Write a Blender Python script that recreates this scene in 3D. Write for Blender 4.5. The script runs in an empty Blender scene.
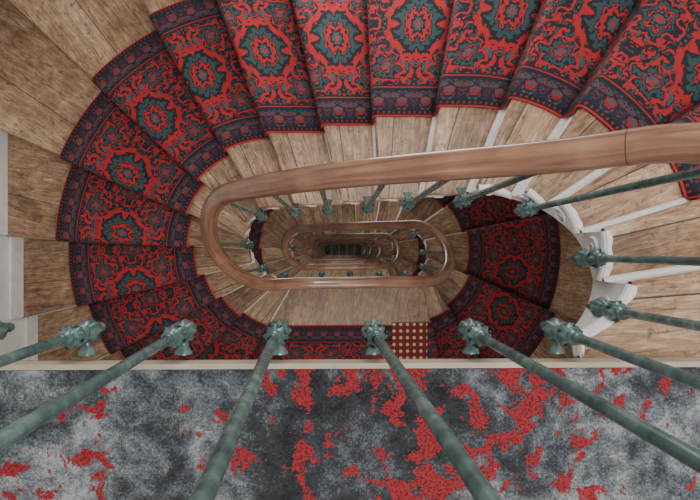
import bpy, math, random
from mathutils import Vector, noise
random.seed(4)
R=0.165; N=18; FL=6
H=R*N; Z0=H*FL
XL,XR,YB,YT=-2.19,2.4,-1.9,1.85
CX0,CX1,RS=-0.38,0.57,0.25
# ------------------------------------------------------------ materials
class NT:
    def __init__(s,name):
        s.m=bpy.data.materials.new(name); s.m.use_nodes=True
        s.n=s.m.node_tree.nodes; s.l=s.m.node_tree.links
        s.b=s.n['Principled BSDF']
    def node(s,t,**k):
        n=s.n.new(t)
        for a,v in k.items(): setattr(n,a,v)
        return n
    def put(s,v,sock):
        if hasattr(v,'is_output') : s.l.new(v,sock)
        else: sock.default_value=v
    def math(s,op,a,b=0.0,c=0.0):
        n=s.node('ShaderNodeMath',operation=op)
        s.put(a,n.inputs[0]); s.put(b,n.inputs[1]); s.put(c,n.inputs[2])
        return n.outputs[0]
    def mix(s,f,a,b):
        n=s.node('ShaderNodeMix',data_type='RGBA')
        s.put(f,n.inputs[0])
        s.put(a if hasattr(a,'is_output') else (*a,1),n.inputs[6])
        s.put(b if hasattr(b,'is_output') else (*b,1),n.inputs[7])
        return n.outputs[2]
    def sep(s,v):
        n=s.node('ShaderNodeSeparateXYZ'); s.l.new(v,n.inputs[0]); return n.outputs
    def comb(s,x,y,z=0.0):
        n=s.node('ShaderNodeCombineXYZ'); s.put(x,n.inputs[0]); s.put(y,n.inputs[1]); s.put(z,n.inputs[2]); return n.outputs[0]
    def noise(s,v,scale,detail=2,dist=0.0,rough=.5):
        n=s.node('ShaderNodeTexNoise'); s.l.new(v,n.inputs['Vector'])
        n.inputs['Scale'].default_value=scale; n.inputs['Detail'].default_value=detail
        n.inputs['Distortion'].default_value=dist; n.inputs['Roughness'].default_value=rough
        return n.outputs[0]
    def voro(s,v,scale,rnd=1.0,feature='F1'):
        n=s.node('ShaderNodeTexVoronoi',feature=feature); s.l.new(v,n.inputs['Vector'])
        n.inputs['Scale'].default_value=scale; n.inputs['Randomness'].default_value=rnd
        return n.outputs['Distance']
    def gt(s,a,b): return s.math('GREATER_THAN',a,b)
    def lt(s,a,b): return s.math('LESS_THAN',a,b)
    def band(s,a,lo,hi): return s.math('MULTIPLY',s.gt(a,lo),s.lt(a,hi))
    def ramp(s,f,stops):
        n=s.node('ShaderNodeValToRGB'); s.l.new(f,n.inputs[0])
        e=n.color_ramp.elements
        while len(e)<len(stops): e.new(.5)
        for i,(p,c) in enumerate(stops): e[i].position=p; e[i].color=(*c,1)
        return n.outputs[0]
    def bump(s,h,st=.3,d=.003):
        n=s.node('ShaderNodeBump'); s.l.new(h,n.inputs['Height'])
        n.inputs['Strength'].default_value=st; n.inputs['Distance'].default_value=d
        s.l.new(n.outputs[0],s.b.inputs['Normal'])
    def fin(s,col,rough=.6,metal=0.0):
        s.put(col if hasattr(col,'is_output') else (*col,1),s.b.inputs['Base Color'])
        s.put(rough,s.b.inputs['Roughness']); s.b.inputs['Metallic'].default_value=metal
        return s.m
def uvv(t): return t.node('ShaderNodeUVMap',uv_map='UVMap').outputs[0]
def objv(t): return t.node('ShaderNodeTexCoord').outputs['Object']

def mat_runner():
    t=NT('persian_runner_wool'); uv=uvv(t)
    o=t.sep(uv)
    q=0.003
    U=t.math('MULTIPLY',t.math('ROUND',t.math('DIVIDE',o[0],q)),q)
    V=t.math('MULTIPLY',t.math('ROUND',t.math('DIVIDE',o[1],q)),q)
    x=t.math('ABSOLUTE',t.math('SUBTRACT',U,0.43))
    HP=.28
    y=t.math('PINGPONG',V,HP)
    p=t.comb(x,y)
    RED=(.37,.010,.013); DK=(.007,.007,.012); TEAL=(.020,.058,.062); GREY=(.045,.068,.082); NAVY=(.010,.012,.030)
    n1=t.noise(p,10,1.2,.9); n2=t.noise(t.comb(t.math('ADD',x,3.1),t.math('ADD',y,7.7)),12.5,1.3,1.9)
    n3=t.noise(t.comb(t.math('ADD',x,6.4),t.math('ADD',y,1.7)),30,1,.8)
    d1=t.math('ABSOLUTE',t.math('SUBTRACT',n1,.5))
    stem=t.lt(d1,.024)
    near=t.lt(d1,.080)
    leaf=t.gt(n3,.54)
    blob=t.gt(n2,.555); inner=t.gt(n2,.605); core=t.gt(n2,.665)
    col=t.mix(t.math('MULTIPLY',near,leaf),RED,DK)
    col=t.mix(stem,col,DK)
    col=t.mix(blob,col,DK); col=t.mix(inner,col,TEAL)
    col=t.mix(t.math('MULTIPLY',inner,t.gt(n3,.56)),col,DK)
    col=t.mix(core,col,DK); col=t.mix(t.gt(n2,.69),col,RED)
    col=t.mix(t.math('MULTIPLY',t.lt(n2,.43),t.gt(n3,.47)),col,DK)
    col=t.mix(t.math('MULTIPLY',t.lt(n2,.39),t.gt(n3,.55)),col,GREY)
    def flower(cx,cy,r0,lobes,col,ex=1.0):
        dx=t.math('MULTIPLY',t.math('SUBTRACT',x,cx),ex); dy=t.math('SUBTRACT',y,cy)
        r=t.math('SQRT',t.math('ADD',t.math('MULTIPLY',dx,dx),t.math('MULTIPLY',dy,dy)))
        r=t.math('ADD',r,t.math('MULTIPLY',t.math('SUBTRACT',n3,.5),.065))
        r=t.math('ADD',r,t.math('MULTIPLY',t.math('SUBTRACT',n2,.5),.05))
        a=t.math('ARCTAN2',dy,dx)
        w=t.math('MULTIPLY',t.math('ABSOLUTE',t.math('SINE',t.math('MULTIPLY',a,lobes/2))),.30)
        rr=t.math('DIVIDE',r,t.math('MULTIPLY',t.math('ADD',w,.76),r0))
        col=t.mix(t.band(rr,1.15,1.4),col,RED)
        col=t.mix(t.lt(rr,1.15),col,DK)
        col=t.mix(t.band(rr,.72,.94),col,TEAL)
        col=t.mix(t.band(rr,.46,.60),col,RED)
        col=t.mix(t.lt(rr,.32),col,GREY)
        col=t.mix(t.lt(rr,.15),col,RED)
        return col
    col=flower(0.0,0.0,.108,8,col,.85)
    col=flower(.0,HP,.068,6,col)
    col=flower(.20,.14,.060,6,col,1.2)
    yb=t.math('PINGPONG',V,0.055)
    pb=t.comb(t.math('ADD',x,1.0),yb)
    nb=t.noise(pb,36,1,1.4)
    bc=t.mix(t.gt(nb,.57),NAVY,(.20,.010,.014)); bc=t.mix(t.gt(nb,.63),bc,TEAL); bc=t.mix(t.lt(nb,.39),bc,GREY)
    ro=t.math('SQRT',t.math('ADD',t.math('POWER',t.math('SUBTRACT',x,.355),2),t.math('POWER',yb,2)))
    ro=t.math('ADD',ro,t.math('MULTIPLY',t.math('SUBTRACT',nb,.5),.03))
    bc=t.mix(t.lt(ro,.030),bc,DK); bc=t.mix(t.lt(ro,.022),bc,(.23,.011,.016)); bc=t.mix(t.lt(ro,.013),bc,GREY)
    col=t.mix(t.gt(x,.285),col,DK)
    col=t.mix(t.band(x,.291,.298),col,(.30,.012,.016))
    col=t.mix(t.band(x,.310,.400),col,bc)
    z=t.math('PINGPONG',V,.012)
    gz=t.mix(t.gt(z,.007),DK,(.22,.013,.018))
    col=t.mix(t.band(x,.406,.418),col,gz)
    col=t.mix(t.gt(x,.422),col,(.46,.02,.03))
    f=t.noise(uv,330,2)
    fm=t.node('ShaderNodeMix',data_type='RGBA',blend_type='MULTIPLY')
    fm.inputs[0].default_value=.6; t.l.new(col,fm.inputs[6])
    t.l.new(t.ramp(f,[(.3,(.55,.55,.55)),(.7,(1.25,1.25,1.25))]),fm.inputs[7])
    fin=fm.outputs[2]
    dust=t.noise(uv,5,4); fin=t.mix(t.math('MULTIPLY',dust,.045),fin,(.30,.29,.31))
    t.bump(f,.5,.004)
    return t.fin(fin,.95)

def mat_wood(name,stops,rough=.5):
    t=NT(name); uv=uvv(t); o=t.sep(uv)
    fr=t.math('SUBTRACT',t.math('FRACT',t.math('ADD',o[1],.5)),.5)
    side=t.gt(fr,.055)
    ox=t.math('ADD',o[0],t.math('MULTIPLY',side,7.3))
    p=t.comb(t.math('MULTIPLY',ox,3.0),t.math('MULTIPLY',o[1],22))
    g=t.noise(p,2.0,7,1.6,.68)
    g2=t.noise(t.comb(t.math('MULTIPLY',ox,9),t.math('MULTIPLY',o[1],150)),1.2,3,0.2)
    tone=t.noise(t.comb(ox,o[1]),1.1,2)
    wear=t.noise(uv,9,6,.8,.65)
    s=t.math('ADD',t.math('MULTIPLY',g,.80),t.math('MULTIPLY',g2,.30))
    s=t.math('ADD',s,t.math('MULTIPLY',tone,.65)); s=t.math('ADD',s,t.math('MULTIPLY',wear,.50))
    s=t.math('SUBTRACT',s,.615)
    col=t.ramp(s,stops)
    ck=t.gt(g2,.65); col=t.mix(t.math('MULTIPLY',ck,.6),col,(.035,.020,.013))
    sc=t.gt(t.noise(t.comb(t.math('ADD',o[0],9.0),o[1]),30,4,1.5,.6),.61)
    col=t.mix(t.math('MULTIPLY',sc,.5),col,(.05,.030,.019))
    seam=t.lt(t.math('ABSOLUTE',t.math('SUBTRACT',fr,.055)),.0024)
    col=t.mix(t.math('MULTIPLY',seam,.9),col,(.010,.006,.004))
    t.bump(t.math('ADD',g2,wear),.4,.002)
    rr=t.math('ADD',t.math('MULTIPLY',wear,.45),rough-.26)
    return t.fin(col,rr)
M_runner=mat_runner()
M_wood=mat_wood('worn_oak',[(.26,(.055,.027,.014)),(.44,(.205,.112,.058)),(.60,(.375,.235,.138)),(.78,(.60,.45,.31))],.44)
def mat_rail():
    t=NT('polished_rail_wood'); uv=uvv(t); o=t.sep(uv)
    g=t.noise(t.comb(t.math('MULTIPLY',o[0],2.0),t.math('MULTIPLY',o[1],50)),2.0,5,.5)
    w=t.noise(uv,7,4)
    s=t.math('ADD',t.math('MULTIPLY',g,.6),t.math('MULTIPLY',w,.4))
    col=t.ramp(s,[(.32,(.090,.034,.019)),(.5,(.215,.098,.055)),(.68,(.35,.185,.112))])
    t.b.inputs['Coat Weight'].default_value=.7; t.b.inputs['Coat Roughness'].default_value=.12
    return t.fin(col,.34)
M_rail=mat_rail()
def mat_iron():
    t=NT('green_patina_paint'); v=objv(t)
    a=t.noise(v,40,4); b=t.noise(v,9,3)
    col=t.ramp(t.math('ADD',t.math('MULTIPLY',a,.5),t.math('MULTIPLY',b,.5)),[(.35,(.050,.096,.095)),(.52,(.100,.172,.168)),(.68,(.21,.30,.29))])
    t.bump(a,.3,.002)
    return t.fin(col,.27,.2)
M_iron=mat_iron()
def mat_paint(name,c,sc=3):
    t=NT(name); v=objv(t); a=t.noise(v,sc,5)
    col=t.ramp(a,[(.3,tuple(x*.82 for x in c)),(.7,c)])
    return t.fin(col,.6)
M_white=mat_paint('white_paint',(.80,.79,.78),14)
M_wall=mat_paint('wall_plaster',(.76,.75,.73))
M_string=mat_paint('string_paint',(.76,.75,.73),10)
M_soff=mat_paint('soffit_plaster',(.70,.68,.64),4)
M_dark=mat_paint('joint_line',(.03,.015,.008),10)
def mat_landing():
    t=NT('landing_carpet_wool'); v=objv(t); o=t.sep(v)
    q=.003
    X=t.math('MULTIPLY',t.math('ROUND',t.math('DIVIDE',o[0],q)),q)
    Y=t.math('MULTIPLY',t.math('ROUND',t.math('DIVIDE',o[1],q)),q)
    p=t.comb(X,Y)
    fine=t.noise(p,170,2,0,.7); mid=t.noise(p,20,5,.4,.68); low=t.noise(p,4.2,3,.3)
    low2=t.noise(t.comb(t.math('ADD',X,5.3),Y),5.0,2)
    d=t.math('ADD',t.math('MULTIPLY',fine,.42),t.math('ADD',t.math('MULTIPLY',mid,.62),t.math('MULTIPLY',low,.65)))
    gx=t.math('ABSOLUTE',t.math('SUBTRACT',X,.13)); 
    d=t.math('ADD',d,t.math('MULTIPLY',t.math('MINIMUM',gx,.6),.20))
    d=t.math('SUBTRACT',d,.135)
    base=t.ramp(d,[(.58,(.009,.010,.013)),(.74,(.036,.041,.048)),(.86,(.125,.140,.155)),(1.0,(.33,.345,.355))])
    r=t.math('ADD',t.math('MULTIPLY',t.noise(t.comb(X,Y,4.0),17,5,.5,.58),.66),t.math('MULTIPLY',low2,.40))
    r=t.math('ADD',r,t.math('MULTIPLY',fine,.10))
    r=t.math('SUBTRACT',r,t.math('MULTIPLY',t.math('MINIMUM',t.math('ABSOLUTE',t.math('SUBTRACT',X,.25)),.9),.07))
    red=t.mix(t.gt(fine,.47),(.13,.010,.013),(.30,.020,.026))
    col=t.mix(t.gt(r,.608),base,red)
    t.bump(fine,.8,.006)
    return t.fin(col,.95)
M_land=mat_landing()
def mat_tile():
    t=NT('ground_tile'); v=objv(t); o=t.sep(v)
    n=t.noise(v,3,4)
    st=t.gt(t.math('FRACT',t.math('MULTIPLY',o[0],3.5)),.78)
    c=t.ramp(n,[(.35,(.02,.024,.014)),(.65,(.06,.065,.04))])
    return t.fin(t.mix(st,c,(.14,.14,.10)),.4)
M_tile=mat_tile()
def mat_dots():
    t=NT('dotted_mat'); uv=uvv(t)
    d=t.voro(uv,18,0.0)
    col=t.mix(t.lt(d,.24),(.15,.012,.018),(.62,.44,.20))
    return t.fin(col,.8)
M_dots=mat_dots()

# ------------------------------------------------------------ mesh helper
class MB:
    def __init__(s,name,mats): s.name=name; s.v=[]; s.f=[]; s.uv=[]; s.mi=[]; s.mats=mats
    def face(s,pts,uvs=None,mi=0):
        b=len(s.v); s.v+= [tuple(p) for p in pts]; s.f.append(tuple(range(b,b+len(pts))))
        s.uv+= uvs if uvs else [(p[0],p[1]) for p in pts]; s.mi.append(mi)
    def grid(s,P,UV,mi=0,flip=False):
        b=len(s.v); r=len(P); c=len(P[0])
        for row in P: s.v+=[tuple(p) for p in row]
        for i in range(r-1):
            for j in range(c-1):
                ids=[(i,j),(i,j+1),(i+1,j+1),(i+1,j)]
                if flip: ids=ids[::-1]
                s.f.append(tuple(b+a*c+d for a,d in ids)); s.uv+=[UV[a][d] for a,d in ids]; s.mi.append(mi)
    def box(s,x0,x1,y0,y1,z0,z1,mi=0):
        q=[(x0,y0),(x1,y0),(x1,y1),(x0,y1)]
        s.face([(*a,z1) for a in q],None,mi); s.face([(*a,z0) for a in q[::-1]],None,mi)
        for i in range(4):
            a,b=q[i],q[(i+1)%4]
            L=math.dist(a,b)
            s.face([(*a,z0),(*b,z0),(*b,z1),(*a,z1)],[(0,z0),(L,z0),(L,z1),(0,z1)],mi)
    def done(s,smooth=False,parent=None,merge=False):
        m=bpy.data.meshes.new(s.name); m.from_pydata(s.v,[],s.f)
        for a in s.mats: m.materials.append(a)
        uvl=m.uv_layers.new(name='UVMap')
        for i,u in enumerate(s.uv): uvl.data[i].uv=u
        for i,p in enumerate(m.polygons): p.material_index=s.mi[i]; p.use_smooth=smooth
        m.update()
        o=bpy.data.objects.new(s.name,m); bpy.context.collection.objects.link(o)
        if parent: o.parent=parent
        return o
# ------------------------------------------------------------ plan geometry
def near(p):
    return Vector((min(max(p[0],CX0),CX1),0))
def sdf(p): return (Vector(p)-near(p)).length-RS
def proj(p,r=RS):
    c=near(p); d=(Vector(p)-c)
    if d.length<1e-6: d=Vector((0,1))
    return c+d.normalized()*r
T={0:((.66,-.30),(1,0)),1:((.81,-.10),(1,.15)),2:((.82,.06),(1,.3)),3:((.765,.16),(1,.66)),4:((.70,.22),(.55,.83))}
C={5:((.56,.25),(.404,1)),6:((.378,.25),(.18,1)),7:((.188,.25),(-.04,1)),8:((.013,.25),(-.23,1)),9:((-.24,.25),(-.363,1)),
 10:((-.45,.24),(-.557,1)),11:((-.56,.17),(-.656,.62)),12:((-.615,.09),(-.805,.36)),13:((-.63,.02),(-1,.05)),14:((-.62,-.08),(-.8,-.194)),
 15:((-.57,-.18),(-.742,-.379)),16:((-.48,-.24),(-.5,-.45)),17:((-.38,-.25),(-.5,-.85))}
Lw={0:((.68,-.25),(.2,-1)),1:((.75,-.2),(.5,-.85)),2:((.815,-.09),(1,-.45)),3:((.815,.09),(1,.2)),4:((.73,.2),(.85,.6))}
def nos(j):
    k=j%N
    if k>=5: P,D=C[k]
    elif j<5: P,D=T[k]
    else: P,D=Lw[k]
    if j==0: return Vector(P),Vector(D)
    return proj(P),Vector(D).normalized()
def ray(j,s):
    P0,D0=nos(j-1) if j>0 else nos(0); P1,D1=nos(j)
    if s<=0: return P0,D0
    if s>=1: return P1,D1
    return proj(P0.lerp(P1,s)), D0.lerp(D1,s).normalized()
def wallhit(P,D,e=-.002):
    t=1e9
    if D.x>1e-6: t=min(t,(XR+e-P.x)/D.x)
    if D.x<-1e-6: t=min(t,(XL-e-P.x)/D.x)
    if D.y>1e-6: t=min(t,(YT+e-P.y)/D.y)
    if D.y<-1e-6: t=min(t,(YB-e-P.y)/D.y)
    return t
def tat(P,D,d):
    lo,hi=0,4
    for _ in range(24):
        m=(lo+hi)/2
        if sdf(P+D*m)<d: lo=m
        else: hi=m
    return hi
def lvl(j): return Z0-R*j
TOT=N*FL
# ------------------------------------------------------------ staircase
stair=bpy.data.objects.new('wooden_staircase',None); bpy.context.collection.objects.link(stair)
tr=MB('treads',[M_wood,M_white]); ri=MB('risers',[M_white]); st=MB('string',[M_string]); sf=MB('soffit',[M_soff]); rn=MB('stair_runner',[M_runner]); bb=MB('baseboard_stair',[M_white])
RI,RW=.37,.86
VO=.12
for j in range(1,TOT):
    land=(j%N==0)
    ns=14 if land else 8
    z=lvl(j); rnd=(random.random()*50,random.randint(1,50))
    Pm,Dm=ray(j,.5); Nm=Vector((-Dm.y,Dm.x))
    def uvw(p):
        d=Vector((p.x,p.y))-Pm; return (d.dot(Dm)+rnd[0],d.dot(Nm)+rnd[1])
    ends=[]
    for i in range(ns+1):
        P,D=ray(j,i/ns); ends.append(P+D*wallhit(P,D))
    for i in range(ns):
        a,b=ends[i],ends[i+1]
        if min(abs(a.x-b.x),abs(a.y-b.y))>.004:
            c=Vector((XL+.002 if a.x<0 else XR-.002, YT-.002 if a.y>0 else YB+.002))
            if (a-c).length<(b-c).length and i>0: ends[i]=c
            elif i+1<ns: ends[i+1]=c
            else: ends[i]=c
    rows=[]
    for i in range(ns+1):
        P,D=ray(j,i/ns)
        rows.append([P.lerp(ends[i],a) for a in (0,.1,.25,.45,.7,1)])
    P,D=ray(j,1); F=Vector((-D.y,D.x))
    top=[[Vector((p.x,p.y,z)) for p in r] for r in rows]
    tr.grid(top,[[uvw(p) for p in r] for r in top],0,flip=True)
    bot=[[Vector((p.x,p.y,z-.035)) for p in r] for r in rows]
    tr.grid(bot,[[uvw(p) for p in r] for r in bot],0)
    last=top[-1]
    prof=[(0,0),(.007,-.005),(.010,-.015),(.006,-.025),(0,-.030)]
    G=[[Vector((p.x+F.x*a,p.y+F.y*a,z+b)) for p in last] for a,b in prof]
    tr.grid(G,[[(uvw(p)[0],rnd[1]+.2-b) for p in last] for a,b in prof],0,flip=True)
    IN=[r[0] for r in rows]
    def off(p,d): 
        c=near(p); return c+(p-c).normalized()*((p-c).length-d)
    G=[[Vector((*off(p,a),z+b)) for p in IN] for a,b in prof]
    tr.grid(G,[[(i*.03+rnd[0],rnd[1]-b) for i in range(len(IN))] for a,b in prof],1 if j<=5 else 0)
    if j<=5:
        M=[]
        for i in range(25):
            x=i/24*ns; q=min(int(x),ns-1); p=IN[q].lerp(IN[q+1],x-q); M.append(p)
        M=M[1:]
        tr.grid([[Vector((*off(p,.001),z+.001)) for p in M],[Vector((*off(p,-.014-.008*noise.noise(Vector((p.x*30,p.y*30,j)))),z+.001)) for p in M]],[[(0,0)]*24]*2,1)
    rb=-.004
    a0=[Vector((p.x+F.x*rb,p.y+F.y*rb,z-.03)) for p in last]; a1=[Vector((p.x,p.y,z-R)) for p in a0]
    ri.grid([a0,a1],[[(0,0)]*6]*2,0,flip=True)
    a2=[Vector((p.x+F.x*.018,p.y+F.y*.018,z-R+.002)) for p in a1]; a15=[Vector((p.x+F.x*.013,p.y+F.y*.013,z-R+.014)) for p in a1]; a14=[Vector((p.x,p.y,z-R+.02)) for p in a1]
    ri.grid([a14,a15,a2],[[(0,0)]*6]*3,0,flip=True)
    zb0=lvl(j)-.05 ; zb1=lvl(j+1)-.05
    if land: zb0=zb1=z-.22
    a0=[Vector((*off(p,.002),z-.03)) for p in IN]; 
    a1=[Vector((*off(p,.002),zb0+(zb1-zb0)*i/ns)) for i,p in enumerate(IN)]
    a2=[Vector((*off(p,-.05),zb0+(zb1-zb0)*i/ns)) for i,p in enumerate(IN)]
    st.grid([a0,a1,a2],[[(0,0)]*(ns+1)]*3,0)
    if not land:
        LN=sum((IN[i+1]-IN[i]).length for i in range(ns))
        def sp(f):
            x=f*ns; i=min(int(x),ns-1); return IN[i].lerp(IN[i+1],x-i)
        g=[]
        for q in range(20):
            a=q/19*2.6*math.pi; rad=.040*(1-q/24)
            cx=.66+(rad*math.cos(a))/max(.08,LN); cz=z-.082+rad*math.sin(a)
            cx=min(max(cx,.03),.98); p=sp(cx); row=[]
            for u in range(6):
                tt=u/5*2*math.pi; row.append(Vector((*off(p,.006+.007*math.cos(tt)),cz+.006*math.sin(tt))))
            g.append(row)
        st.grid(g,[[(0,0)]*6]*len(g),0)
    so0=[[Vector((p.x,p.y,zb0+(zb1-zb0)*i/ns+.004)) for p in r] for i,r in enumerate(rows)]
    sf.grid(so0,[[(0,0)]*6]*(ns+1),0)
    OU=[r[-1] for r in rows]
    for i in range(ns):
        pts=[]
        for p in (OU[i],OU[i+1]):
            x=min(max(p.x,XL+.018),XR-.018); y=min(max(p.y,YB+.018),YT-.018); pts.append((x,y))
        (xa,ya),(xb,yb)=pts
        h=.13
        bb.face([(xa,ya,z),(xb,yb,z),(xb,yb,z+h),(xa,ya,z+h)])
        bb.face([(xa,ya,z+h),(xb,yb,z+h),(OU[i+1].x,OU[i+1].y,z+h),(OU[i].x,OU[i].y,z+h)])
    nu=10; g=[];guv=[]
    cols=[]
    for i in range(ns+1):
        P,D=ray(j,i/ns); cols.append([P+D*tat(P,D,RI+RW*u/nu) for u in range(nu+1)])
    w=[sum((cols[i+1][u]-cols[i][u]).length for i in range(ns)) for u in range(nu+1)]
    vc=VO+w[5]/2
    for i in range(ns+1):
        g.append([Vector((p.x,p.y,z+.009)) for p in cols[i]])
        guv.append([(RW*u/nu,(i/ns-.5)*w[u]+vc) for u in range(nu+1)])
    for a,b,dv in [(.012,.002,.015),(.017,-.016,.035),(.012,-.034,.055),(.004,-.045,.075),(.006,-R+.010,.18)]:
        g.append([Vector((p.x+F.x*a,p.y+F.y*a,z+b)) for p in cols[-1]])
        guv.append([(RW*u/nu,.5*w[u]+dv+vc) for u in range(nu+1)])
    VO+=w[5]+.18
    rn.grid(g,guv,0,flip=True)
P,D=nos(0)
pts=[P+D*t for t in (-.1,wallhit(P,D))]
ri.grid([[Vector((p.x,p.y,Z0-.05)) for p in pts],[Vector((p.x,p.y,Z0-R)) for p in pts]],[[(0,0)]*2]*2,0,flip=True)
tr.done(False,stair); ri.done(False,stair); st.done(True,stair); sf.done(True,stair)
bbo=bb.done()
ro=rn.done(True)
md=ro.modifiers.new('thick','SOLIDIFY'); md.thickness=.007; md.offset=-1

# ------------------------------------------------------------ top landing
EY=-.27
lf=MB('landing_floor',[M_wood,M_string]); lf.box(XL+.002,XR-.002,YB+.002,EY,Z0-.05,Z0-.006,0)
lf.box(XL+.002,XR-.002,YB+.002,-.42,Z0-.28,Z0-.05,1)
lf.done()
fa=MB('trim_1',[mat_paint('edge_trim',(.46,.40,.30),20)]); 
fa.box(XL+.002,XR-.002,EY-.010,EY+.003,Z0-.03,Z0+.009); fa.done()
lc=MB('landing_carpet',[M_land])
lc.box(XL+.02,XR-.02,YB+.02,EY-.011,Z0-.004,Z0+.010); lc.done()

# ------------------------------------------------------------ rail path
BR=.20
STR=CX1-CX0; ARC=math.pi*BR; LOOP=2*STR+2*ARC
def arcpos(p):
    x,y=p
    if x>=CX1: return STR+(math.atan2(y,x-CX1)+math.pi/2)*BR
    if x<=CX0:
        a=math.atan2(y,x-CX0)
        if a<0:a+=2*math.pi
        return 2*STR+ARC+(a-math.pi/2)*BR
    return (x-CX0) if y<0 else STR+ARC+(CX1-x)
def bpt(a):
    n=math.floor(a/LOOP); a-=n*LOOP
    if a<STR: return Vector((CX0+a,-BR))
    a-=STR
    if a<ARC: 
        t=a/BR-math.pi/2; return Vector((CX1+BR*math.cos(t),BR*math.sin(t)))
    a-=ARC
    if a<STR: return Vector((CX1-a,BR))
    a-=STR
    t=a/BR+math.pi/2; return Vector((CX0+BR*math.cos(t),BR*math.sin(t)))
knots=[(-10,Z0)]
for j in range(0,TOT+1):
    a=arcpos(proj(nos(j)[0])); k=j//N
    if j%N==17 and a<LOOP*.5: a+=LOOP
    a+=k*LOOP
    zz=lvl(j+.1)
    if j==0: zz=Z0-.01
    knots.append((a,zz))
knots.append((knots[-1][0]+10,knots[-1][1]))
def pitch(a):
    for (a0,z0),(a1,z1) in zip(knots,knots[1:]):
        if a<=a1: 
            return z0+(z1-z0)*(a-a0)/max(1e-6,a1-a0)
    return knots[-1][1]
A8=STR+ARC+(CX1-0.0)
def rz(a):
    W=[(-.2,.15),(-.12,.2),(-.04,.3),(.04,.3),(.12,.2),(.2,.15)]
    s=sum(w for _,w in W); b=(a%LOOP)-A8
    return sum(pitch(a+d)*w for d,w in W)/s+1.0+.18*math.exp(-(b/.42)**2)
path=[Vector((XL+.002,-BR,Z0+1.0)),Vector((-1.2,-BR,Z0+1.0))]
a=0.0
aend=FL*LOOP+.1
while a<aend:
    p=bpt(a); path.append(Vector((p.x,p.y,rz(a)))); a+=.022
rail=MB('wooden_handrail',[M_rail,M_dark])
prof=[]
for i in range(20):
    t=2*math.pi*i/20; c,s=math.cos(t),math.sin(t)
    prof.append((.036*math.copysign(abs(c)**.75,c),.027*math.copysign(abs(s)**.8,s)))
g=[];uv=[];L=0
seams=[]
for f in range(FL):
    for q in (STR+ARC+.02,2*STR+ARC+.03,2*STR+2*ARC,STR): seams.append(int((q+f*LOOP)/.022)+2)
for i,p in enumerate(path):
    q0=path[max(0,i-1)]; q1=path[min(len(path)-1,i+1)]
    tg=(q1-q0).normalized(); side=Vector((tg.y,-tg.x,0)).normalized(); up=side.cross(tg)
    if i: L+=(p-path[i-1]).length
    g.append([p+side*a+up*b for a,b in prof+[prof[0]]]); uv.append([(L,n*.01) for n in range(21)])
    if i in seams:
        rr=[[p+tg*e+side*a*1.008+up*b*1.01 for a,b in prof+[prof[0]]] for e in (-.0009,.0009)]
        rail.grid(rr,[[(0,0)]*21]*2,1)
rail.grid(g,uv,0,flip=False); rail.done(True)
# ------------------------------------------------------------ balusters
bal=MB('iron_balustrade',[M_iron])
def lathe(x,y,prof,seg,lob=0,amp=0,ph=0,tx=0,ty=0):
    g=[]; z0=prof[0][1]; z1=prof[-1][1]
    for r,z,l in prof:
        row=[]; k=(z-z0)/(z1-z0)
        for i in range(seg+1):
            t=2*math.pi*i/seg; rr=r*(1+l*amp*math.cos(lob*t+ph)); row.append(Vector((x+tx*k+rr*math.cos(t),y+ty*k+rr*math.sin(t),z)))
        g.append(row)
    bal.grid(g,[[(0,0)]*(seg+1)]*len(g),0,flip=False)
def baluster(x,y,zf,zt,out,hi,tx=0,ty=0):
    lathe(x,y,[(.0112,zf+.03,0),(.0102,(zf+zt)/2,0),(.0088,zt-.02,0),(.0088,zt,0)],14 if hi else 8,0,0,0,tx,ty)
    pr=[(.001,-.135,0),(.010,-.130,0),(.013,-.120,0),(.008,-.110,0),(.014,-.100,0),(.022,-.085,.5),(.027,-.065,1),(.026,-.045,1),(.018,-.03,.4),(.015,-.024,0),
        (.024,-.018,.0),(.026,-.012,0),(.022,-.006,0),(.018,-.002,0),(.022,.006,1),(.026,.016,1),(.026,.026,1),(.020,.036,.8),(.014,.042,0),(.018,.047,0),(.019,.052,0),(.0140,.058,0),(.0120,.064,0),(.0145,.069,0),(.0112,.075,0)]
    lathe(x,y,[(r,zf+z,l) for r,z,l in pr],40 if hi else 12,8 if hi else 6,.13)
    o=Vector((out[0],out[1],0)).normalized(); s=Vector((-o.y,o.x,0))
    base=Vector((x,y,zf-.05)); g=[]
    for d,w,h,dz in [(0,.014,.014,0),(.020,.010,.011,-.004),(.038,.012,.012,-.002),(.048,.020,.016,0),(.056,.022,.018,0)]:
        c=base+o*d+Vector((0,0,dz)); g.append([c+s*w*math.cos(t*math.pi/5)+Vector((0,0,h*math.sin(t*math.pi/5))) for t in range(11)])
    bal.grid(g,[[(0,0)]*11]*len(g),0,flip=True)
    if hi:
        for q in range(6):
            t=q*math.pi/3+.3; c=Vector((math.cos(t),math.sin(t),0)); n=Vector((-c.y,c.x,0)); b=Vector((x,y,zf))
            rows=[]
            for d,w,zz in [(.020,.009,.002),(.028,.010,.012),(.031,.007,.024),(.030,.002,.032)]:
                rows.append([b+c*(d-.004)+n*w+Vector((0,0,zz)),b+c*d+Vector((0,0,zz)),b+c*(d-.004)-n*w+Vector((0,0,zz))])
            bal.grid(rows,[[(0,0)]*3]*4,0)
            bal.grid([[p-c*.003 for p in r] for r in rows],[[(0,0)]*3]*4,0,flip=True)
LX=[-.385,-.15,.083,.325,.54]
TX=[.045,.05,.045,.02,0]
for x in [-2.05,-1.81,-1.57,-1.33,-1.09,-.855,-.62]: baluster(x,-BR,Z0,Z0+1.0,(0,-1),True,.04)
for x,tx in zip(LX,TX): baluster(x,-BR,Z0,Z0+1.0,(0,-1),True,tx)
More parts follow.
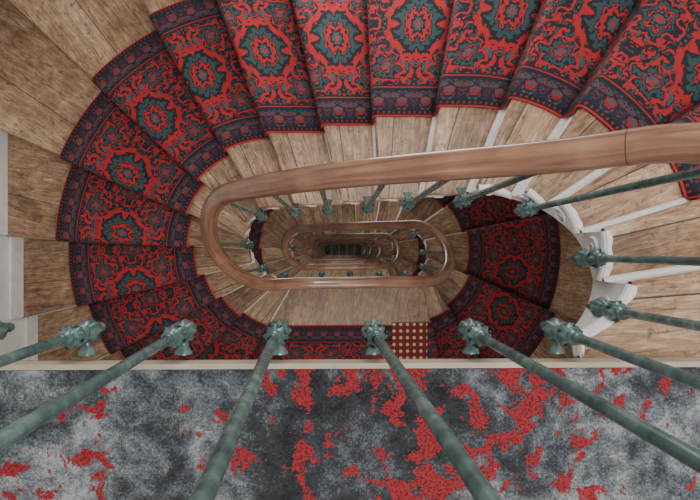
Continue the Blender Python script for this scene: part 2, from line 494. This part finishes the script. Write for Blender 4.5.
BL=[((.745,-.165),1),((.775,-.025),2),((.69,.14),4),((.50,.20),5),((.30,.19),6),((.13,.19),7),((-.06,.19),8),((-.24,.19),9),((-.44,.18),10),((-.565,.03),12),((-.53,-.12),14),((-.42,-.19),16)]
BLl=[((.70,-.13),1),((.757,-.02),2.5),((.70,.14),4)]
for f in range(FL):
    lst=BL if f==0 else BLl+BL[3:]
    for n,(p,k) in enumerate(lst):
        b=proj(p,BR); a=arcpos(b)+f*LOOP
        out=b-near(b); kk=math.ceil(k); tx=ty=0
        q=b
        if f==0 and n<2: q=Vector(p); tx,ty=b.x-q.x,b.y-q.y
        baluster(q.x,q.y,lvl(f*N+kk)+.0,rz(a)-.015,out,f==0,tx,ty)
    if f<FL-1:
        for x in LX[1:]:
            a=(x-CX0)+(f+1)*LOOP
            baluster(x,-BR,lvl((f+1)*N),rz(a)-.015,(0,-1),False)
bal.done(True)
# ------------------------------------------------------------ dotted mat on the landing below
dm=MB('dotted_doormat',[M_dots]); z=lvl(18)+.012
dm.box(.43,.72,-1.0,-.60,z,z+.010); dm.done()
# ------------------------------------------------------------ room shell
CZ=Z0+3.0
def wall(name,a): 
    w=MB(name,[M_wall]); w.box(*a); return w.done()
wall('wall_left',(XL-.2,XL,YB-.2,YT+.2,-.1,CZ)); wall('wall_right',(XR,XR+.2,YB-.2,YT+.2,-.1,CZ))
wall('wall_back',(XL,XR,YT,YT+.2,-.1,CZ)); wall('wall_front',(XL,XR,YB-.2,YB,-.1,CZ))
f=MB('floor',[M_tile]); f.box(XL-.2,XR+.2,YB-.2,YT+.2,-.2,0); f.done()
c=MB('ceiling',[M_wall]); 
sx0,sx1,sy0,sy1=-1.4,1.6,-1.0,1.3
c.box(XL-.2,sx0,YB-.2,YT+.2,CZ,CZ+.15); c.box(sx1,XR+.2,YB-.2,YT+.2,CZ,CZ+.15)
c.box(sx0,sx1,YB-.2,sy0,CZ,CZ+.15); c.box(sx0,sx1,sy1,YT+.2,CZ,CZ+.15); c.done()
# ------------------------------------------------------------ lights
def area(name,loc,rot,sx,sy,e,col=(1,1,1)):
    l=bpy.data.lights.new(name,'AREA'); l.shape='RECTANGLE'; l.size=sx; l.size_y=sy; l.energy=e; l.color=col
    o=bpy.data.objects.new(name,l); o.location=loc; o.rotation_euler=rot; bpy.context.collection.objects.link(o)
area('skylight',(.7,.35,CZ+.1),(0,0,0),1.5,1.2,122,(1,.985,.96))
for f in range(1,FL+1):
    zc=lvl(f*N)
    k=[0,1,.9,.7,.5,.4,.4][f]
    area('landing_fill',(.1,-1.0,zc+H-.34),(0,0,0),1.6,.6,20*k,(1,.94,.87))  # unseen overhead fill added to brighten the lower storeys, no fitting behind it
    area('back_wall_fill',(.1,YT-.03,zc+1.9),(-math.pi/2,0,0),1.0,1.0,33*k,(1,.985,.96))  # added fill from the back wall for shaping, the wall has no window
w=bpy.data.worlds.new('sky'); bpy.context.scene.world=w; w.use_nodes=True
w.node_tree.nodes['Background'].inputs[0].default_value=(.85,.9,1,1); w.node_tree.nodes['Background'].inputs[1].default_value=.65
# ------------------------------------------------------------ camera
cam=bpy.data.cameras.new('camera'); cam.lens=505/700*36; cam.clip_start=.01
co=bpy.data.objects.new('camera',cam); co.location=(0,0,Z0+1.2); co.rotation_euler=(0,-math.atan(10/505),0)
bpy.context.collection.objects.link(co); bpy.context.scene.camera=co
